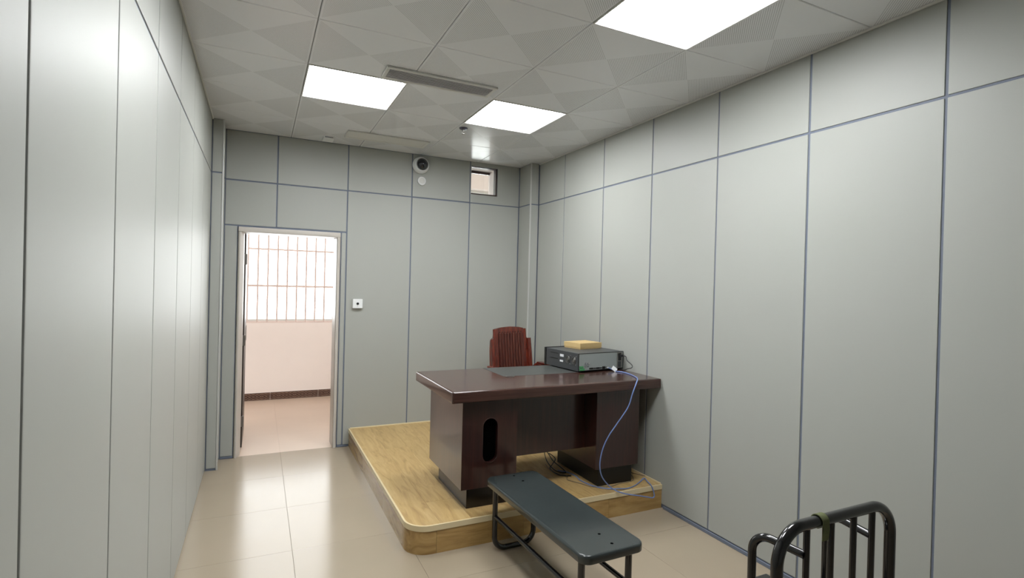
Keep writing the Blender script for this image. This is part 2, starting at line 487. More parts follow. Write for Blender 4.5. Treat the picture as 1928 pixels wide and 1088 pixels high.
for z in (.26, 1.03, 1.80):
    b = NB(); cyl(b, (IX0 + .016, YB + .002, z - .05), (IX0 + .016, YB + .002, z + .05), .008, n=12)
    box(b, IX0 - .002, IX0 + .014, YB - .002, YB + .04, z - .05, z + .05)
    obj('hinge', b, STEEL, leaf)
b = NB(); box(b, IX0 + .011, IX0 + .017, YB + .70, YB + .76, .96, 1.12, .002, 1); obj('lock_plate', b, STEEL, leaf)

# small high window
win1 = struct(thing('window_1', 'small high window opening with dark frame', 'x')); del win1['category']
def rect_frame(bm, x0, x1, z0, z1, y0, y1, t):
    box(bm, x0, x0 + t, y0, y1, z0, z1); box(bm, x1 - t, x1, y0, y1, z0, z1)
    box(bm, x0 + t, x1 - t, y0, y1, z0, z0 + t); box(bm, x0 + t, x1 - t, y0, y1, z1 - t, z1)
b = NB(); ya, yb_ = D + .021, D + .078
box(b, WX1 - .014, WX1 - .0005, ya, yb_, WZ0 + .0005, WZ1 - .0005); box(b, WX0 + .0005, WX0 + .006, ya, yb_, WZ0 + .0005, WZ1 - .0005)
box(b, WX0 + .006, WX1 - .014, ya, yb_, WZ0 + .0005, WZ0 + .018); box(b, WX0 + .006, WX1 - .014, ya, yb_, WZ1 - .006, WZ1 - .0005)
obj('window_frame', b, DARKBR, win1, smooth=False)
bx('window_rail', DARKBR, win1, WX0 + .001, WX1 - .001, YB - .04, YB - .005, WZ1 - .028, WZ1 - .001, .002, 1)
bx('window_pane', GLASS, win1, WX0 + .0065, WX1 - .0065, YB - .03, YB - .025, WZ0 + .001, WZ1 - .03)

# corridor
cor = NB()
CZ0, CZ1, CX0, CX1 = 1.034, 3.13, -3.0, 5.0
box(cor, -3.2, 5.2, CW, CW + .24, -.02, CZ0); box(cor, -3.2, 5.2, CW, CW + .24, CZ1, 3.5)
box(cor, -3.2, CX0, CW, CW + .24, CZ0, CZ1); box(cor, CX1, 5.2, CW, CW + .24, CZ0, CZ1)
wall_corridor = struct(obj('wall_corridor', cor, PLASTER, None, smooth=False), 'bright cream corridor wall below the barred window')
b = NB(); box(b, -3.4, -3.2, D + .02, CW + .24, -.02, 3.5); box(b, 5.2, 5.4, D + .02, CW + .24, -.02, 3.5)
box(b, -3.2, -.2, D + .021, YB, -.02, 3.5); box(b, W + .2, 5.2, D + .021, YB, -.02, 3.5)
struct(obj('wall_corridor_ends', b, PLASTER, None, smooth=False), 'cream end walls of the corridor')
struct(bx('ceiling_corridor', PLASTER, None, -3.4, 5.4, D + .02, CW + .24, 3.5, 3.6), 'white corridor ceiling')
bb = struct(bx('baseboard_corridor', PLASTER, None, -3.2, 5.2, CW - .006, CW - .0005, 0, .098), 'dark patterned tile skirting in the corridor')
tb = NB(); box(tb, -.302, .302, -.004, .004, -.0485, .0485, .001, 1); tb = mesh('tile', tb, BTILE, smooth=False)
for k in range(-5, 8): link('tile', tb, bb, (.544 + .304 + k * .608, CW - .009, .0495))
win2 = struct(thing('window_2', 'wide barred corridor window, bright with daylight', 'x')); del win2['category']
b = NB(); rect_frame(b, CX0, CX1, CZ0, CZ1, CW + .13, CW + .18, .04)
for x in (-.9, 1.75, 3.0): box(b, x - .02, x + .02, CW + .14, CW + .17, CZ0 + .04, CZ1 - .04)
obj('window_frame', b, TRIMW, win2, smooth=False)
px_ = [CX0 + .02, -.9, 1.75, 3.0, CX1 - .02]
for xa, xb_ in zip(px_, px_[1:]):
    bx('window_pane', GLASS, win2, xa + .02, xb_ - .02, CW + .152, CW + .157, CZ0 + .04, CZ1 - .04)
barm = NB(); cyl(barm, (0, 0, CZ0), (0, 0, 2.612), .0115, n=10); barm = mesh('window_bar', barm, BARM)
k = -26
while .242 + k * .1205 < CX1:
    link('window_bar', barm, win2, (.242 + k * .1205, CW + .03, 0)); k += 1
for z, h in ((2.6, .012), (2.022, .012), (1.53, .014), (1.045, .011)):
    bx('cross_bar', BARM, win2, CX0, CX1, CW + .022, CW + .038, z - h, z + h, .002, 1)

# ------------------------------------------------------------------ ceiling fixtures
def ceiling_light(c, r, label, first=[None]):
    t = thing('ceiling_light', label, 'ceiling light', ((c + .5) * TX, D - (r + .5) * TY, H), 0, 'square ceiling light panels')
    w, h = TX / 2 - .002, TY / 2 - .002
    if first[0] is None:
        b = NB(); f = .014
        L = [[b.verts.new((sx * (w - i), sy * (h - i), z)) for sx, sy in ((-1, -1), (1, -1), (1, 1), (-1, 1))] for i, z in ((0, .012), (0, -.002), (.002, -.004), (.007, -.004), (.018, .010), (.018, .012))]
        for A_, B_ in zip(L, L[1:] + L[:1]):
            for k in range(4): b.faces.new((A_[k], A_[(k+1) % 4], B_[(k+1) % 4], B_[k]))
        fr = mesh('light_frame', b, TRIMW, smooth=False)
        b = NB(); box(b, -w + f, w - f, -h + f, h - f, .0085, .0115); df = mesh('diffuser', b, DIFF, smooth=False)
        first[0] = (fr, df)
    link('light_frame', first[0][0], t); link('diffuser', first[0][1], t)
ceiling_light(1, 2, 'square lit ceiling panel on the left of the louvred vent, nearest the doorway')
ceiling_light(3, 2, 'square lit ceiling panel beside the sprinkler head, above the desk')
ceiling_light(3, 5, 'square lit ceiling panel cut off by the top edge of the photo')
ceiling_light(1, 5, 'unseen square ceiling panel added on the left for symmetry and brightness')  # added lamp, never in view: evens the row and brightens the room

def vent(name, x0, x1, y0, y1, label, louvre):
    cx, cy = (x0 + x1) / 2, (y0 + y1) / 2; w, h = (x1 - x0) / 2, (y1 - y0) / 2
    t = thing(name, label, 'air vent', (cx, cy, H)); f = .024 if louvre else .03
    b = NB()
    for q in ((-w, w, -h, -h + f), (-w, w, h - f, h), (-w, -w + f, -h + f, h - f), (w - f, w, -h + f, h - f)):
        box(b, q[0], q[1], q[2], q[3], -.014, -.0005, .003, 1)
    obj('vent_frame', b, TRIMW, t)
    bx('backing', VENTB if louvre else TRIMW, t, -w + f, w - f, -h + f, h - f, -.003, -.0005)
    n = 7 if louvre else 5
    p = (2*h - 2*f) / n
    b = NB(); q = .0062 if louvre else p*.42
    box(b, -w + f, w - f, -q, q, -.0015, .0015)
    bmesh.ops.rotate(b, verts=b.verts, matrix=Matrix.Rotation(math.radians(55 if louvre else -6), 3, 'X'))
    s = mesh('slat', b, VENTG if louvre else TRIMW, smooth=False)
    for k in range(n): link('slat', s, t, (0, -h + f + (k + .5) * p, -.009))
    return t
vent('ceiling_vent', 1.055, 1.795, 3.255, 3.45, 'long ceiling vent with grey louvre slats between the two light panels', True)
vent('ceiling_vent', 1.05, 1.79, 4.80, 5.03, 'long white closed ceiling vent close to the back wall', False)

t = thing('ceiling_detector', 'small white rectangular box on the ceiling above the doorway', 'detector', (.927, 5.175, H))
b = NB(); box(b, -.048, .048, -.075, .075, -.022, 0, .005, 2); obj('body', b, WHITEP, t)
bx('slot', VENTB, t, -.036, .036, -.077, -.0748, -.015, -.009)
t = thing('sprinkler_head', 'small chrome sprinkler head hanging from the ceiling by the right light panel', 'sprinkler', (1.913, 4.24, H))
b = NB(); lathe(b, [(0, 0), (.036, 0), (.036, -.003), (.03, -.012), (.012, -.016), (0, -.016)], 24); obj('escutcheon', b, mat('dark_chrome', (90, 90, 104), .25, metal=.8), t)
b = NB(); cyl(b, (0, 0, -.016), (0, 0, -.03), .007); sweep(b, [(-.006, 0, -.03), (-.012, 0, -.038), (-.004, 0, -.05), (.004, 0, -.05), (.012, 0, -.038), (.006, 0, -.03)], .002, 6); cyl(b, (0, 0, -.03), (0, 0, -.05), .002, n=8); cyl(b, (0, 0, -.05), (0, 0, -.0525), .014)
obj('deflector', b, STEEL, t)

# wall fixtures on the back wall
FY = Matrix.Rotation(math.radians(90), 4, 'X')     # z axis -> -y
t = thing('dome_camera', 'white dome security camera high on the back wall', 'security camera', (1.853, D, 2.828))
b = NB(); lathe(b, [(0, 0), (.083, 0), (.086, .012), (.084, .03), (.074, .052), (.066, .06), (.058, .058), (0, .05)], 40, FY); obj('housing', b, WHITEP, t)
b = NB(); lathe(b, [(.056, .05), (.054, .066), (.044, .085), (.026, .098), (0, .103)], 32, Matrix.Translation((.006, 0, .006)) @ FY); obj('smoked_dome', b, DOME, t)
b = NB(); lathe(b, [(.058, .054), (.062, .062), (.058, .064), (.054, .06)], 32, Matrix.Translation((.004, 0, .004)) @ FY); obj('bezel', b, STEEL, t)
t = thing('round_detector', 'white round wall detector just below the dome camera', 'detector', (1.869, D, 2.671))
b = NB(); lathe(b, [(0, 0), (.042, 0), (.045, .006), (.043, .016), (.036, .021), (0, .023)], 32, FY); obj('body', b, WHITEP, t)
b = NB(); lathe(b, [(.030, .0215), (.030, .024), (.0, .0265)], 28, FY); obj('cover', b, TRIMW, t)
t = thing('door_switch', 'square white switch box with a black button beside the doorway', 'switch', (1.252, D, 1.40))
b = NB(); box(b, -.046, .046, -.032, 0, -.045, .045, .002, 2); obj('plate', b, WHITEP, t)
b = NB(); lathe(b, [(.012, .032), (.012, .036), (.0095, .0365), (0, .0345)], 20, FY); obj('button', b, NVRD, t)
bx('mark', VENTB, t, -.001, .001, -.0326, -.032, -.027, -.016)

# ------------------------------------------------------------------ platform
PX0, PY0, PR = 1.200, 3.022, .135
plat = thing('platform', 'low wooden dais with rounded corner carrying the desk', 'platform', (0, 0, 0))
def outline(off=0.0, n=14):
    x0, y0, r = PX0 + off, PY0 + off, PR - off
    pts = [(W - .002, y0)]
    pts = []
    for k in range(n + 1):
        a = math.pi + (math.pi / 2) * k / n
        pts.append((x0 + r + r * math.cos(a), y0 + r + r * math.sin(a)))
    pts += [(W - .001, y0), (W - .001, D - .001), (x0, D - .001)]
    return pts
b = NB(); prism(b, outline(.006), .0, PZ - .006); obj('core', b, WOODR, plat, smooth=False)
# riser boards along the left side and the front, bent round the corner
def riser(path, z0, z1, th, m, name):
    b = NB(); n = len(path); L = []
    for i, (x, y) in enumerate(path):
        xa, ya = path[max(i-1, 0)]; xb_, yb_ = path[min(i+1, n-1)]
        d = Vector((xb_ - xa, yb_ - ya, 0)).normalized(); nn = Vector((-d.y, d.x, 0))  # towards the inside
        p = Vector((x, y, 0)); L.append([b.verts.new(p + Vector((0, 0, z0))), b.verts.new(p + nn * th + Vector((0, 0, z0))), b.verts.new(p + nn * th + Vector((0, 0, z1))), b.verts.new(p + Vector((0, 0, z1)))])
    for a, c in zip(L, L[1:]):
        for k in range(4): b.faces.new((a[k], a[(k+1) % 4], c[(k+1) % 4], c[k]))
    b.faces.new(L[0]); b.faces.new(list(reversed(L[-1])))
    return obj(name, b, m, plat, angle=30)
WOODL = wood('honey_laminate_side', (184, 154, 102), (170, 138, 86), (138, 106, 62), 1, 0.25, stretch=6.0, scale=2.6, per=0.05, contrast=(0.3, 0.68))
ys = [D - .002, 4.55, 3.75, PY0 + PR + .03]
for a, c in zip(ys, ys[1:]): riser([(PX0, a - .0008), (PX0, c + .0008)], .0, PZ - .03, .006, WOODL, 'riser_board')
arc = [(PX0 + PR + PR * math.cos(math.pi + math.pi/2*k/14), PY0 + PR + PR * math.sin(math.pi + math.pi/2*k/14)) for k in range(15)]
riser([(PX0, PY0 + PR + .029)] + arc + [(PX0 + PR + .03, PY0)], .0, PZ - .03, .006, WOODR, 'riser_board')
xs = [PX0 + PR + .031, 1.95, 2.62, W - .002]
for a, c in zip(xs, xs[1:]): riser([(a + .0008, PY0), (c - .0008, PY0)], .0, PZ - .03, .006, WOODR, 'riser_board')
# nosing trim
path = [(PX0 - .004, D - .002), (PX0 - .004, PY0 + PR)] + [(PX0 + PR + (PR + .004) * math.cos(math.pi + math.pi/2*k/14), PY0 + PR + (PR + .004) * math.sin(math.pi + math.pi/2*k/14)) for k in range(15)] + [(W - .002, PY0 - .004)]
riser(path, PZ - .031, PZ + .0025, .012, NOSE, 'nosing')
path2 = path[:]
bx('wall_strip', NOSE, plat, PX0 + .01, 2.99, D - .010, D - .0005, PZ - .004, PZ + .010, .002, 1)
bx('wall_strip', NOSE, plat, W - .010, W - .0005, PY0 + .01, 5.05, PZ - .004, PZ + .010, .002, 1)
# planks, clipped to the outline
def clip(poly, conv):
    out = poly
    n = len(conv)
    for i in range(n):
        a, c = conv[i], conv[(i+1) % n]
        def side(p): return (c[0]-a[0])*(p[1]-a[1]) - (c[1]-a[1])*(p[0]-a[0])
        res = []
        for k in range(len(out)):
            p, q = out[k], out[(k+1) % len(out)]
            sp, sq = side(p), side(q)
            if sp >= 0: res.append(p)
            if (sp > 0 > sq) or (sp < 0 < sq):
                t = sp / (sp - sq); res.append((p[0] + (q[0]-p[0])*t, p[1] + (q[1]-p[1])*t))
        out = res
        if len(out) < 3: return []
    return out
conv = outline(.0085)
PWd, PL = .195, 1.22
i = 0; x = PX0
while x < W:
    y = PY0 - [0, .8, .4, 1.0, .2, .6][i % 6] * PL * .9
    while y < D:
        q = clip([(x + .0005, y + .0005), (x + PWd - .0005, y + .0005), (x + PWd - .0005, y + PL - .0005), (x + .0005, y + PL - .0005)], conv)
        if len(q) >= 3:
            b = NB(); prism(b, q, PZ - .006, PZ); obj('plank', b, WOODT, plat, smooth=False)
        y += PL
    x += PWd; i += 1

# ------------------------------------------------------------------ desk
desk = thing('office_desk', 'dark walnut pedestal desk standing on the wooden platform', 'desk', (0, 0, PZ))
dz = DZ - PZ
TX0, TX1, TY0, TY1 = 1.459, 3.094, 3.060, 3.894
b = NB()
prof = [(0, -.072), (-.016, -.072), (-.021, -.069), (-.022, -.064), (-.022, -.014), (-.0195, -.006), (-.014, -.0015), (-.006, 0)]
rings = []
for (o, z) in prof:
    i_ = .022 + o
    rings.append([b.verts.new((x, y, dz + z)) for x, y in ((TX0 + i_, TY0 + i_), (TX1 - i_, TY0 + i_), (TX1 - i_, TY1 - i_), (TX0 + i_, TY1 - i_))])
for a, c in zip(rings, rings[1:]):
    for k in range(4): b.faces.new((a[k], a[(k+1) % 4], c[(k+1) % 4], c[k]))
b.faces.new(list(reversed(rings[0]))); b.faces.new(rings[-1])
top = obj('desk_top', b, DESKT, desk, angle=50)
bx('leather_inset', PAD, desk, 2.0, 2.665, 3.485, 3.885, dz - .001, dz + .0012, .0005, 1)
b = NB(); lathe(b, [(.030, 0), (.033, .002), (.030, .003), (.027, .002)], 32, Matrix.Translation((2.042, 3.47, dz)))
obj('ring_inlay', b, STEEL, desk)
for s in (TX0 + .006, TX1 - .006):
    b = NB(); cyl(b, (s, TY0 + .006, dz - .07), (s, TY0 + .006, dz - .003), .0075, n=14)
    obj('corner_bead', b, DESKT, desk)
# pedestals
def pedestal(x0, x1, slot):
    z0, z1, y0, y1 = .142, dz - .072, 3.12, 3.80
    n = 'pedestal'
    if slot:
        sx, w, sz0, sz1 = 1.742, .052, .461 - PZ + .006, .746 - PZ + .010
        b = NB()
        # front board with a capsule hole
        cap = []
        for k in range(13): a = math.pi * k / 12; cap.append((sx + w * math.cos(a), sz1 - w + w * math.sin(a)))
        for k in range(13): a = math.pi + math.pi * k / 12; cap.append((sx + w * math.cos(a), sz0 + w + w * math.sin(a)))
        rect = []
        cz = (sz0 + sz1) / 2
        for (px, pz) in cap:                      # project outward onto the board's rectangle
            dx, dz_ = px - sx, (pz - cz) * .5
            s = min(((x1 - sx) if dx > 0 else (sx - x0)) / abs(dx) if abs(dx) > 1e-6 else 1e9, ((z1 - cz) if dz_ > 0 else (cz - z0)) / abs(dz_) if abs(dz_) > 1e-6 else 1e9)
            rect.append((sx + dx * s, cz + dz_ * s))
        # snap nearest to the corners
        for c_ in ((x0, z0), (x1, z0), (x0, z1), (x1, z1)):
            i_ = min(range(len(rect)), key=lambda i: (rect[i][0]-c_[0])**2 + (rect[i][1]-c_[1])**2); rect[i_] = c_
        A = [b.verts.new((p[0], y0, p[1])) for p in rect]; B = [b.verts.new((p[0], y0, p[1])) for p in cap]
        C = [b.verts.new((p[0], y0 + .03, p[1])) for p in cap]; N = len(cap)
        for k in range(N):
            j = (k+1) % N
            b.faces.new((A[k], A[j], B[j], B[k])); b.faces.new((B[k], B[j], C[j], C[k]))
        A2 = [b.verts.new((p[0], y1, p[1])) for p in rect]
        for k in range(N): b.faces.new((A[k], A2[k], A2[(k+1) % N], A[(k+1) % N]))
        b.faces.new(A2)
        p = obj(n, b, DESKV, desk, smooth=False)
        b = NB(); prism(b, cap, -.033, -.0295, Matrix.Translation((0, y0, 0)) @ Matrix.Rotation(math.radians(90), 4, 'X'))
        obj('slot_recess', b, HOLE, p, smooth=False)
        b = NB(); sweep(b, [(c_[0], y0 - .0005, c_[1]) for c_ in cap], .003, 6, closed=True); obj('slot_rim', b, DESKV, p)
    else:
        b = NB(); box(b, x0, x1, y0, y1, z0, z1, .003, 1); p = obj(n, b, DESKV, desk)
    bx('plinth', PLINTH if not slot else PLINTH2, p, x0 + .057, x1 - .02, 3.168, 3.745, 0, .142, .002, 1)
PLINTH2 = mat('desk_plinth_laminate', (26, 21, 21), 0.22, var=0.1)
pedestal(1.549, 1.936, True)
pedestal(2.568, 2.948, False)
bx('modesty_panel', DESKV, desk, 1.936, 2.568, 3.27, 3.29, .262, dz - .072, .002, 1)
bx('pencil_drawer', DESKV, desk, 1.95, 2.55, 3.32, 3.80, dz - .16, dz - .073, .003, 1)

# ------------------------------------------------------------------ wooden executive chair
ch = thing('wooden_office_chair', 'red mahogany office chair with slatted back behind the desk', 'chair', (2.652, 4.54, PZ), math.radians(12))
ch.scale = (1.06, 1.06, 1.0)
TILT = Matrix.Translation((0, .10, .419)) @ Matrix.Rotation(math.radians(-7), 4, 'X')   # backrest frame: x across, z up, +y back
def back_outline():
    L = [(.222, 0), (.226, .20), (.218, .40), (.208, .495), (.192, .515), (.178, .522), (.172, .552), (.166, .594), (.155, .608), (.10, .619), (0, .625)]
    return L + [(-x, z) for x, z in reversed(L[:-1])]
b = NB(); prism(b, back_outline(), -.02, .018, TILT @ Matrix.Rotation(math.radians(90), 4, 'X'))
es = [e for e in b.edges if len(e.link_faces) == 2 and e.calc_face_angle(0) > 1.2]
bmesh.ops.bevel(b, geom=es, offset=.009, segments=3, affect='EDGES')
bk = obj('backrest', b, CHW, ch, angle=50)
def tb_(x0, x1, y0, y1, z0, z1, bev, m, name, par):
    b = NB(); box(b, x0, x1, y0, y1, z0, z1, bev, 2); bmesh.ops.transform(b, matrix=TILT, verts=b.verts); return obj(name, b, m, par)
tb_(-.142, .142, -.0195, -.0175, .03, .556, 0, CHD, 'slat_recess', bk)
for k in range(9):
    x = -.124 + k * .031
    tb_(x - .0125, x + .0125, -.030, -.018, .035, .562, .005, CHS, 'slat', bk)
    b = NB(); cyl(b, (x, -.0225, .571), (x, -.018, .571), .005, n=10); bmesh.ops.transform(b, matrix=TILT, verts=b.verts); obj('hole_disc', b, CHP, bk)  # solid disc, coloured dark to stand in for the shade of a hole
for s in (-1, 1):   # side stiles curling forward, and upper posts
    b = NB()
    P = [(s * .205, -.028, z) for z in (0, .1, .2, .3, .4, .47, .502)]
    sweep(b, [TILT @ Vector((s * (.213 - .0 * z), -.02 - .012 * math.sin(z * 5), z)) for z in (0, .1, .2, .3, .38, .45, .49, .505)], .020, 12); obj('side_stile', b, CHW, bk)
    b = NB(); sweep(b, [TILT @ Vector((s * (.178 - .03 * max(0, z - .5)), -.012, z)) for z in (.40, .48, .53, .57, .592, .602)], .015, 12); obj('upper_post', b, CHW, bk)
    b = NB()
    sweep(b, fillet([(s*.225, .12, .50), (s*.27, .10, .665), (s*.285, -.22, .66), (s*.26, -.24, .44)], .06), .019, 12)
    ar = obj('armrest', b, CHW, ch)
    b = NB(); box(b, s*.285 - .035, s*.285 + .035, -.20, .06, .672, .692, .009, 2); obj('arm_pad', b, CHW, ar)
b = NB(); box(b, -.25, .25, -.27, .15, .39, .45, .022, 3); obj('seat', b, CHW, ch)
b = NB(); box(b, -.22, .22, -.25, .09, .447, .475, .012, 3); obj('seat_pad', b, PAD, ch)
b = NB(); cyl(b, (0, -.05, .10), (0, -.05, .40), .028); cyl(b, (0, -.05, .36), (0, -.05, .395), .09, n=28); obj('gas_column', b, NVRD, ch)
for k in range(5):
    a = 2 * math.pi * k / 5 + .3
    c, s = math.cos(a), math.sin(a)
    b = NB(); sweep(b, smooth_path([(0, -.05, .11), (c*.12, -.05 + s*.12, .105), (c*.28, -.05 + s*.28, .07)], 4), .02, 10); lg = obj('leg', b, CHW, ch)
    b = NB()
    for q in (-.014, .014): cyl(b, (c*.28 - s*(q - .009), -.05 + s*.28 + c*(q - .009), .025), (c*.28 - s*(q + .009), -.05 + s*.28 + c*(q + .009), .025), .025, n=18)
    cyl(b, (c*.28, -.05 + s*.28, .025), (c*.28, -.05 + s*.28, .07), .007, n=10); obj('caster', b, NVRD, lg)

# ------------------------------------------------------------------ recorder, carton
AN = math.radians(6.3)
nv = thing('video_recorder', 'black network video recorder with grey rear plate on the desk', 'recorder', (2.625, 3.466, DZ), AN)
NW, NDp, NH, NZ = .470, .45, .149, .009
b = NB(); box(b, 0, NW, .001, NDp - .022, NZ, NH, .0025, 1)
body = obj('body', b, NVRB, nv)
b = NB()
for q in ((0, NW, NH - .005, NH), (0, NW, NZ, NZ + .006), (0, .005, NZ + .006, NH - .005), (NW - .005, NW, NZ + .006, NH - .005)): box(b, q[0], q[1], -.002, .003, q[2], q[3])
obj('rear_rim', b, NVRD, nv, smooth=False)
plate = bx('rear_plate', NVRP, nv, .005, NW - .005, -.0005, .002, NZ + .006, NH - .005)
b = NB(); prism(b, [(-.004, NDp), (-.004, NDp - .022), (NW + .004, NDp - .022), (NW + .004, NDp)], NZ - .004, NH + .004); obj('front_bezel', b, NVRD, nv, smooth=False)
for x in (.05, NW - .05):
    for y in (.05, NDp - .06):
        b = NB(); cyl(b, (x, y, 0.0012), (x, y, NZ), .014, .016, n=16); obj('foot', b, NVRD, nv)
def zr(v): return NZ + v * (NH - NZ) / .131      # measured height on the rear plate -> local z
b = NB(); box(b, .010, .056, -.012, 0, zr(.006), zr(.022), .0015, 1); box(b, .010, .046, -.010, 0, zr(.025), zr(.038), .0015, 1); obj('terminal_block', b, GREEN, plate)
b = NB()
for x in (.067, .093):
    cyl(b, (x, 0, zr(.056)), (x, -.02, zr(.056)), .0055, n=14); cyl(b, (x, -.004, zr(.056)), (x, -.007, zr(.056)), .0075, n=14)
obj('bnc_connector', b, CHROME, plate)
b = NB()
for x in (.064, .074, .090, .1): cyl(b, (x, -.001, zr(.031)), (x, -.004, zr(.031)), .003, n=10)
obj('audio_jack', b, CHROME, plate)
for x, w, h in ((.132, .034, .012), (.166, .02, .008), (.20, .034, .012), (.231, .016, .009), (.252, .015, .02), (.269, .015, .02), (.292, .018, .014)):
    b = NB(); box(b, x - w/2, x + w/2, -.004, 0, zr(.016) - h/2, zr(.016) + h/2, .001, 1)
    if w > .03:
        for s in (-1, 1): cyl(b, (x + s*(w/2 + .004), 0, zr(.016)), (x + s*(w/2 + .004), -.005, zr(.016)), .003, n=8)
    obj('port', b, NVRD, plate)
bx('power_inlet', NVRD, plate, .415, .447, -.003, 0, zr(.06), zr(.118), .001, 1)
bx('power_bracket', STEEL, plate, .402, .458, -.0015, 0, zr(.004), zr(.124), .0005, 1)
bx('power_vent', NVRB, plate, .412, .444, -.003, -.001, zr(.012), zr(.055), .0005, 1)
# fans, louvres and stickers on the left side
for y in (.058, .134):
    z = zr(.074)
    b = NB()
    for r in (.012, .02, .028): 
        sweep(b, [(-.0015, y + r*math.cos(2*math.pi*k/24), z + r*math.sin(2*math.pi*k/24)) for k in range(24)], .0013, 5, closed=True)
    cyl(b, (0.0005, y, z), (-.003, y, z), .009, n=18)
    f = obj('fan_grille', b, STEEL, nv)
    b = NB(); cyl(b, (0.0005, y, z), (-.0006, y, z), .031, n=28); obj('fan_opening', b, NVRD, f)
    for sy in (-1, 1):
        for sz in (-1, 1):
            b = NB(); cyl(b, (0, y + sy*.030, z + sz*.032), (-.003, y + sy*.030, z + sz*.032), .0042, n=10)
            obj('screw', b, CHROME, f)
bx('sticker', STICK, body, -.001, .0005, .188, .236, zr(.085), zr(.104))
bx('sticker', STICK, body, -.001, .0005, .194, .236, zr(.046), zr(.060))
b = NB()
for z in (.104, .063): box(b, -.0008, .0005, .262, .368, zr(z) - .003, zr(z) + .003)
obj('louvre_slot', b, NVRD, body, smooth=False)

cz = DZ + NH
cb = thing('cardboard_box', 'small flat kraft cardboard box on top of the recorder', 'box', (2.785, 3.69, cz), math.radians(11))
b = NB(); box(b, .002, .25, .002, .198, 0, .036, .0015, 1); obj('tray', b, CARD, cb)
b = NB(); box(b, 0, .252, 0, .2, .010, .050, .002, 2); obj('lid', b, CARD, cb)

# ------------------------------------------------------------------ cables
def nvl(x, y, z): return Vector((2.625 + x*math.cos(AN) - y*math.sin(AN), 3.466 + x*math.sin(AN) + y*math.cos(AN), DZ + z))
r = .0042
port = nvl(.292, -.022, zr(.016))
pts = [port, port + Vector((.02, -.03, -.012)), (2.945, 3.42, DZ + .006), (2.975, 3.36, DZ + r + .001), (2.965, 3.26, DZ + r + .001), (2.93, 3.15, DZ + r + .001), (2.885, 3.075, DZ + .006),
       (2.845, 3.038, DZ - .02), (2.812, 3.036, .86), (2.776, 3.036, .766), (2.686, 3.036, .659), (2.611, 3.036, .572), (2.564, 3.036, .484), (2.545, 3.036, .393), (2.556, 3.036, .317), (2.594, 3.036, .256),
       (2.655, 3.03, .20), (2.70, 3.0, PZ + .008), (2.77, 2.985, .158), (2.86, 2.99, .134), (2.95, 2.995, .108), (2.995, 2.998, .098), (3.006, 3.0, .12), (2.995, 3.018, PZ + .004), (3.02, 3.09, PZ + r + .003), (3.035, 3.15, PZ + .012), (2.97, 3.12, PZ + r),
       (2.888, 3.074, PZ + r), (2.80, 3.05, PZ + r), (2.728, 3.051, PZ + r + .008), (2.668, 3.096, PZ + r), (2.60, 3.17, PZ + r), (2.57, 3.30, PZ + r), (2.585, 3.40, PZ + r), (2.57, 3.49, PZ + r), (2.52, 3.56, PZ + r)]
b = NB(); sweep(b, smooth_path(pts, 6), r, 8)
eth = tag(obj('network_cable', b, BLUE), 'blue network cable hanging from the recorder over the desk front to the platform', 'cable')
b = NB(); box(b, -.006, .006, -.022, 0, -.004, .004, .001, 1); o = obj('plug', b, WHITEP, eth, nvl(.292, -.002, zr(.016)), (0, 0, AN))
b = NB(); box(b, -.021, .021, -.001, .001, -.016, .016); o = obj('tag', b, WHITEP, eth, (2.938, 3.425, DZ + .023), (math.radians(-20), math.radians(38), math.radians(-25)), smooth=False)

pts = [nvl(.43, -.03, zr(.10)), nvl(.445, -.055, zr(.098)), (3.062, 3.425, 1.035), (3.078, 3.385, 1.005), (3.068, 3.372, .985), (3.050, 3.40, .972), (3.046, 3.44, .957), (3.055, 3.52, DZ + .0045), (3.05, 3.62, DZ + .0045), (3.02, 3.75, DZ + .0045), (3.00, 3.875, DZ + .006), (2.99, 3.905, DZ - .02), (2.98, 3.91, .7), (2.96, 3.92, .4), (2.94, 3.93, PZ + .05), (2.9, 3.96, PZ + .004), (2.80, 4.0, PZ + .004)]
b = NB(); sweep(b, smooth_path(pts, 6), .0036, 8)
pw = tag(obj('power_cord', b, BLKC), 'black power cord plugged into the upper right of the recorder rear plate', 'cable')
b = NB(); box(b, -.012, .012, -.034, 0, -.009, .009, .003, 2); obj('plug', b, BLKC, pw, nvl(.43, -.003, zr(.10)), (0, 0, AN))

pz = PZ + .0045
loop = [(2.60, 3.78, pz), (2.595, 3.86, PZ + .05), (2.58, 3.88, PZ + .07), (2.55, 3.83, PZ + .06), (2.505, 3.70, PZ + .03), (2.50, 3.56, pz), (2.55, 3.49, pz), (2.575, 3.58, pz), (2.56, 3.70, PZ + .03), (2.575, 3.80, PZ + .06), (2.59, 3.72, PZ + .04), (2.53, 3.66, PZ + .02), (2.485, 3.62, pz), (2.47, 3.50, pz), (2.50, 3.44, pz), (2.555, 3.42, pz)]
b = NB(); sweep(b, smooth_path(loop, 8), .0038, 8)
tag(obj('black_cable', b, BLKC), 'coiled black cable on the platform under the desk', 'cable')
g = PZ + .0035
gp = [(2.50, 3.72, g), (2.472, 3.60, g), (2.478, 3.52, g), (2.512, 3.48, g), (2.516, 3.415, g), (2.487, 3.356, g), (2.532, 3.269, g), (2.582, 3.171, g), (2.643, 3.148, g + .004), (2.70, 3.12, g + .006), (2.80, 3.15, g), (2.93, 3.16, g), (2.985, 3.22, g + .003), (3.0, 3.30, g + .01), (3.03, 3.20, g + .02), (3.05, 3.155, g + .022)]
b = NB(); sweep(b, smooth_path(gp, 8), .0028, 8)
tag(obj('grey_cable', b, GRYC), 'thin grey-brown wire lying across the platform in front of the desk', 'cable')

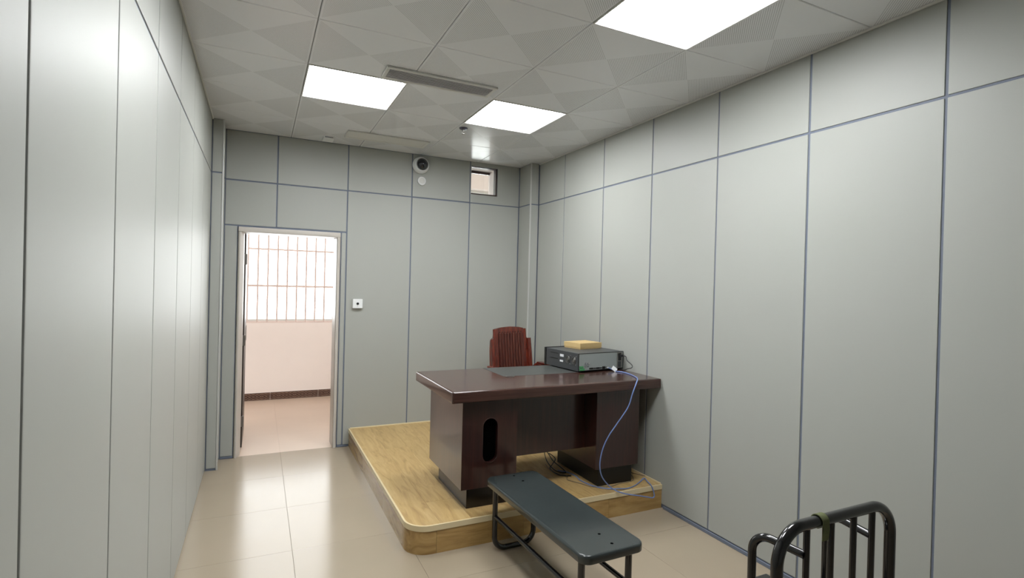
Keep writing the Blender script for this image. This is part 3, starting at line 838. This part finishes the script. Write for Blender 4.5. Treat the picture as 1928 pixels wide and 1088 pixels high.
# ------------------------------------------------------------------ black bench
bn = thing('black_bench', 'low black lacquered bench on tube legs in front of the platform', 'bench', (1.838, 2.452, 0), math.radians(1.4))
BL, BW, BH = .53, .176, .435
def rrect(w, l, r, n=6):
    p = []
    for cx, cy, a0 in ((w-r, l-r, 0), (-w+r, l-r, 90), (-w+r, -l+r, 180), (w-r, -l+r, 270)):
        for k in range(n + 1):
            a = math.radians(a0 + 90 * k / n); p.append((cx + r*math.cos(a), cy + r*math.sin(a)))
    return p
b = NB()
L = [[b.verts.new((x, y, BH + z)) for x, y in rrect(BW - i, BL - i, .05 - i)] for i, z in ((.004, -.042), (0, -.038), (0, -.014), (.0015, -.007), (.006, -.002), (.013, 0))]
for A_, B_ in zip(L, L[1:]):
    n_ = len(A_)
    for k in range(n_): b.faces.new((A_[k], A_[(k+1) % n_], B_[(k+1) % n_], B_[k]))
b.faces.new(list(reversed(L[0]))); b.faces.new(L[-1])
st = obj('seat_board', b, BENCH, bn, angle=60)
for (x, y) in ((.0, BL - .052), (.012, BL - .15), (.022, -BL + .158), (.02, -BL + .058)):
    b = NB(); cyl(b, (x, y, BH - .004), (x, y, BH + .0006), .0075, n=16); obj('bolt_hole', b, HOLE, st)
TR = .0165
def ubend(y):
    return fillet([(-.135, y, BH - .04), (-.135, y, TR), (.135, y, TR), (.135, y, BH - .04)], .075, 10)
for y in (BL - .075, -BL + .075):
    b = NB(); sweep(b, ubend(y), TR, 14); lg = obj('leg_frame', b, BLK, bn)
    bx('mounting_plate', BLK, lg, -.155, .155, y - .03, y + .03, BH - .048, BH - .042, .001, 1)
for s in (-1, 1):
    b = NB(); cyl(b, (s*.135, BL - .075, .215), (s*.135, -BL + .075, .215), .013, n=14); obj('stretcher', b, BLK, bn)

# ------------------------------------------------------------------ black tube restraint chair
rc = thing('metal_tube_chair', 'black tubular metal chair with barred back at the lower right', 'chair', (1.712, 1.01, 0))
cw, RR, RZ = .54, .0168, .937
b = NB(); sweep(b, fillet([(0, 0, 0), (0, 0, RZ), (cw, 0, RZ), (cw, 0, 0)], .10, 12), RR, 16); obj('back_hoop', b, BLK, rc)
for x in (.125, .237, .346, .44):
    b = NB(); cyl(b, (x, 0, .44), (x, 0, RZ - .006), .0095, n=14); obj('back_bar', b, BLK, rc)
b = NB(); cyl(b, (0, 0, .44), (cw, 0, .44), .012, n=14); obj('lower_rail', b, BLK, rc)
b = NB(); box(b, -.005, cw + .005, -.005, .46, .452, .474, .008, 3); obj('seat', b, BLK, rc)
for x in (.02, cw - .02):
    b = NB(); cyl(b, (x, .43, 0), (x, .43, .455), .0145, n=14); obj('leg', b, BLK, rc)
    b = NB(); cyl(b, (x, .43, .15), (x, 0.0, .15), .010, n=12); obj('side_stretcher', b, BLK, rc)
for x, xa in ((.088, .122), (cw - .088, .442)):
    b = NB(); sweep(b, fillet([(xa, .003, .845), (x, .155, .858), (x, .155, .47)], .055, 10), .0128, 14); obj('armrest', b, BLK, rc)
b = NB()
# olive strap wrapped round the rail with a hanging tail
prof = []
for k in range(25):
    a = math.radians(-100 + 290 * k / 24); prof.append((RR + .003) * Vector((0, math.cos(a), math.sin(a))))
prof = [Vector((0, p.y, p.z)) for p in prof]
tail = [Vector((0, prof[-1].y - .001, -.02)), Vector((0, prof[-1].y, -.035)), Vector((0, prof[-1].y + .002, -.052))]
line = prof + tail
ringsA = []
for i, p in enumerate(line):
    t = (line[min(i+1, len(line)-1)] - line[max(i-1, 0)]).normalized(); n = Vector((0, -t.z, t.y))
    ringsA.append([b.verts.new(p + Vector((sx, 0, 0)) + n * o) for sx, o in ((-.014, -.0012), (.014, -.0012), (.014, .0012), (-.014, .0012))])
for a, c in zip(ringsA, ringsA[1:]):
    for k in range(4): b.faces.new((a[k], a[(k+1) % 4], c[(k+1) % 4], c[k]))
b.faces.new(ringsA[0]); b.faces.new(list(reversed(ringsA[-1])))
o = obj('webbing_strap', b, OLIVE, None, (1.895, 1.01, RZ), (0, 0, 0))
tag(o, 'olive green webbing strap looped over the black tube chair back', 'strap')
